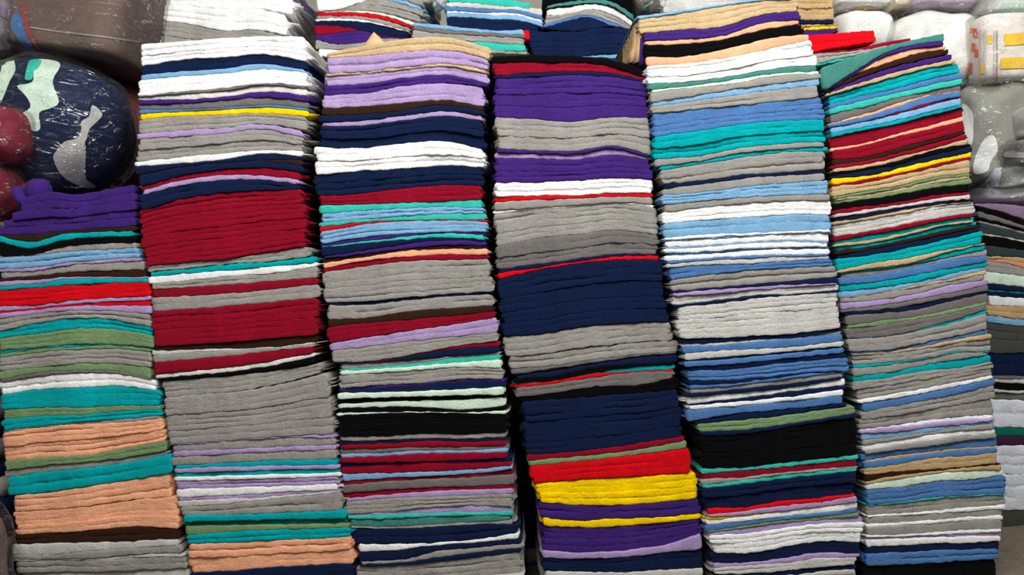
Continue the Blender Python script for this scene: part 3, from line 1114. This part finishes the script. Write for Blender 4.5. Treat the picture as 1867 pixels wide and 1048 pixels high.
# left side : bales lying on and behind the leftmost stack
bag('fabric_bale', 'reddish-brown fabric bale in plastic, wedged left of the second stack', 'bale', 'fabric_body', 110, 140, 290, 345, 0.58, 0.14, M['maroon'], 0.8, 0.8, 0.02, 21, -8)
navy_patches = [
 ('pale_fabric', M['mint'], [(62, 112), (98, 112), (110, 122), (96, 150), (108, 186), (92, 198), (72, 206), (74, 234), (60, 238), (40, 212), (56, 196), (50, 178), (32, 158), (50, 154), (62, 146)]),
 ('green_fabric', M['aqua'], [(56, 112), (76, 112), (70, 126), (62, 132), (60, 146), (47, 146), (50, 126)]),
 ('pale_fabric', M['mint'], [(8, 112), (24, 108), (30, 130), (20, 150), (8, 180), (0, 190), (0, 150), (4, 130)]),
 ('pale_fabric', M['ltgrey'], [(168, 192), (186, 208), (176, 222), (162, 236), (156, 256), (138, 264), (132, 282), (140, 314), (156, 326), (174, 338), (160, 342), (136, 334), (112, 318), (98, 290), (102, 276), (118, 258), (140, 252), (148, 236), (148, 222), (162, 212)]),
]
bag('fabric_bale', 'navy fabric bale with pale patches in clear plastic above the leftmost stack', 'bale', 'fabric_body', -54, 112, 236, 362, 0.25, 0.15, M['navy'], 0.95, 0.9, 0.02, 5, -6, patches=navy_patches)
bag('fabric_bale', 'dark-brown fabric bale in shiny plastic at the top left', 'bale', 'fabric_body', 28, -90, 284, 122, 0.40, 0.2, terry('bale_dark_brown', (112, 93, 86)), 0.14, 0.3, 0.012, 9, -7,
    patches=[('seam', terry('film_seam', (150, 146, 138)), [(57, 49), (120, 58), (190, 66), (250, 74), (250, 77), (190, 69), (120, 61), (57, 52)]),
             ('blue_fabric', M['blue'], [(30, 22), (44, 40), (52, 66), (66, 90), (80, 106), (60, 100), (40, 78), (22, 52), (24, 34)]),
             ('red_fabric', terry('bale_rose', (150, 72, 74)), [(44, 0), (52, 20), (56, 48), (66, 72), (80, 98), (72, 92), (52, 66), (44, 44), (42, 20)])])
bag('fabric_bag', 'mauve and grey bag in cloudy plastic in the top left corner', 'bag', 'fabric_body', -90, -30, 34, 104, 0.24, 0.10, terry('bag_mauve_grey', (128, 120, 122)), 0.8, 0.8, 0.04, 12, 0,
    patches=[('mauve_fabric', M['mauve'], [(0, 4), (20, 2), (24, 24), (14, 34), (0, 30)])])
bag('red_bag', 'upper dark-red bundle in plastic at the left edge', 'bag', 'fabric_body', -60, 196, 56, 300, 0.10, 0.08, terry('bundle_dark_red', (124, 34, 50)), 0.7, 0.7, 0.04, 14, 0)
bag('red_bag', 'lower dark-red bundle in plastic resting on the purple towels', 'bag', 'fabric_body', -70, 300, 30, 404, 0.10, 0.08, terry('bundle_deep_red', (118, 28, 44)), 0.75, 0.75, 0.05, 17, 0)
bag('plastic_bag', 'murky grey plastic bag left of the leftmost stack near the floor', 'bag', 'fabric_body', -172, 915, -12, 1215, -0.12, 0.11, terry('bag_murky_grey', (122, 114, 106)), 0.7, 0.7, 0.04, 19, 5)

# right side : bags on top of the floor pile and behind the rightmost stack
wh = terry('bag_white', (240, 238, 232))
bag('white_pack', 'flat white pack lying over the mauve towel at the right edge', 'pack', 'fabric_body', 1762, 338, 2000, 374, 0.55, 0.16, M['white'], 0.4, 0.4, 0.01, 31, 1)
bag('grey_bag', 'large grey bag with white patches in clear plastic at the right', 'bag', 'fabric_body', 1722, 166, 1960, 338, 0.56, 0.15, terry('bag_olive_grey', (150, 150, 140)), 0.3, 0.5, 0.03, 33, 3,
    patches=[('white_fabric', M['white'], [(1806, 246), (1816, 254), (1818, 276), (1806, 294), (1800, 312), (1778, 316), (1776, 296), (1790, 260)]),
             ('white_fabric', M['white'], [(1756, 190), (1768, 196), (1776, 214), (1774, 260), (1764, 262), (1758, 230)])])
bag('grey_bundle', 'rumpled grey towel bundle at the right edge beside the grey bag', 'bundle', 'fabric_body', 1844, 192, 1960, 258, 0.42, 0.10, terry('bundle_mid_grey', (170, 166, 162)), 0.5, 0.6, 0.05, 35, 5, film=False)
bag('grey_bundle', 'folded grey striped towel bundle at the right edge over the white pack', 'bundle', 'fabric_body', 1828, 258, 1960, 308, 0.42, 0.10, terry('bundle_dark_grey', (134, 130, 126)), 0.3, 0.4, 0.03, 36, 3,
    patches=[('pale_stripe', M['ltgrey'], [(1836, 276), (1867, 278), (1900, 280), (1900, 290), (1867, 288), (1834, 286)])])
bag('grey_bundle', 'lower grey bundle in plastic at the right edge over the white pack', 'bundle', 'fabric_body', 1796, 304, 1960, 346, 0.46, 0.10, terry('bundle_grey', (150, 152, 146)), 0.3, 0.5, 0.04, 37, 3,
    patches=[('pale_fabric', M['paleblue'], [(1798, 310), (1828, 306), (1822, 340), (1800, 342)])])
org = terry('print_orange', (226, 112, 76)); yel = terry('print_yellow', (240, 196, 60)); pink = terry('edge_pinkish', (206, 188, 180))
sp = []
for (x, y, w, h) in ((1770, 52, 12, 8), (1776, 58, 8, 10), (1774, 78, 6, 16), (1778, 90, 8, 14), (1766, 114, 8, 12), (1768, 126, 6, 8)):
    sp.append(('orange_mark', org, [(x, y), (x + w, y), (x + w, y + h), (x, y + h)]))
for (x, y, w, h) in ((1800, 64, 9, 16), (1790, 116, 5, 18)):
    sp.append(('yellow_mark', yel, [(x, y), (x + w, y), (x + w, y + h), (x, y + h)]))
for q, (x, y, w, h) in enumerate(((1756, 84, 4, 60), (1762, 66, 4, 86), (1786, 54, 4, 98), (1796, 54, 3, 98), (1811, 56, 3, 96), (1816, 56, 2, 96), (1750, 100, 3, 46))):
    sp.append(('layer_edge', (pink, M['grey'], pink, M['ltgrey'])[q % 4], [(x, y), (x + w, y), (x + w, y + h), (x, y + h)]))
sp.append(('yellow_band', yel, [(1830, 63), (1880, 58), (1880, 80), (1830, 84)]))
sp.append(('yellow_band', yel, [(1824, 106), (1880, 104), (1880, 124), (1822, 126)]))
bag('printed_pack', 'white pack of printed cloths with orange marks and yellow bands at right', 'pack', 'fabric_body', 1742, 46, 1970, 164, 0.55, 0.15, terry('pack_offwhite', (228, 220, 212)), 0.2, 0.22, 0.012, 41, 2, patches=sp)
bag('white_bag', 'grey and white bag with a mint stripe in the top right corner', 'bag', 'fabric_body', 1762, -75, 1960, 46, 0.55, 0.14, terry('bag_pale_grey', (214, 216, 212)), 0.14, 0.3, 0.02, 43, 2,
    patches=[('mint_stripe', terry('stripe_mint', (186, 214, 196)), [(1826, 6), (1880, 4), (1880, 24), (1826, 26)])])
bag('white_bag', 'large white plastic sack behind the rightmost stack', 'bag', 'fabric_body', 1602, 36, 1768, 175, 0.62, 0.15, wh, 0.6, 0.6, 0.03, 45, 0)
bag('white_bag', 'small white plastic sack beside the rear tan pile', 'bag', 'fabric_body', 1500, 34, 1610, 110, 0.66, 0.13, wh, 0.6, 0.6, 0.03, 46, 0)
bag('lavender_bag', 'lavender fabric bag in plastic on the large white sack', 'bag', 'fabric_body', 1632, -75, 1764, 35, 0.62, 0.14, terry('bag_lavender', (200, 182, 200)), 0.14, 0.3, 0.02, 47, -2)
bag('cream_bag', 'crumpled cream bag squeezed between lavender and yellow-banded bags', 'bag', 'fabric_body', 1596, -75, 1640, 34, 0.64, 0.12, terry('bag_cream', (222, 208, 180)), 0.14, 0.3, 0.05, 48, 0)
bag('white_bag', 'white bag with a yellow band at the top beside the tan pile', 'bag', 'fabric_body', 1498, -75, 1602, 32, 0.66, 0.13, wh, 0.14, 0.3, 0.02, 49, 0,
    patches=[('yellow_band', yel, [(1558, 13), (1595, 12), (1594, 30), (1560, 31), (1524, 27), (1540, 22), (1558, 20)])])
bag('camouflage_bag', 'small mottled grey-green bag between the rear arched and pale piles', 'bag', 'fabric_body', 1150, -40, 1208, 44, 0.52, 0.1, terry('bag_mottled', (112, 106, 98), 0.1, 0.5), 0.6, 0.6, 0.05, 51, 0,
    patches=[('green_fabric', terry('mottle_green', (50, 84, 70)), [(1174, 6), (1182, 4), (1184, 22), (1176, 24)])])
bag('white_bundle', 'small crumpled white bundle beside the rear striped pile', 'bundle', 'fabric_body', 786, -20, 814, 17, 0.5, 0.05, M['white'], 0.9, 0.9, 0.06, 53, 0, film=False)
bag('red_bundle', 'bright-red folded cloth end to the right of the rear grey pile', 'bundle', 'fabric_body', 940, 64, 966, 84, 0.47, 0.05, M['red'], 0.3, 0.3, 0.01, 54, 5, film=False)
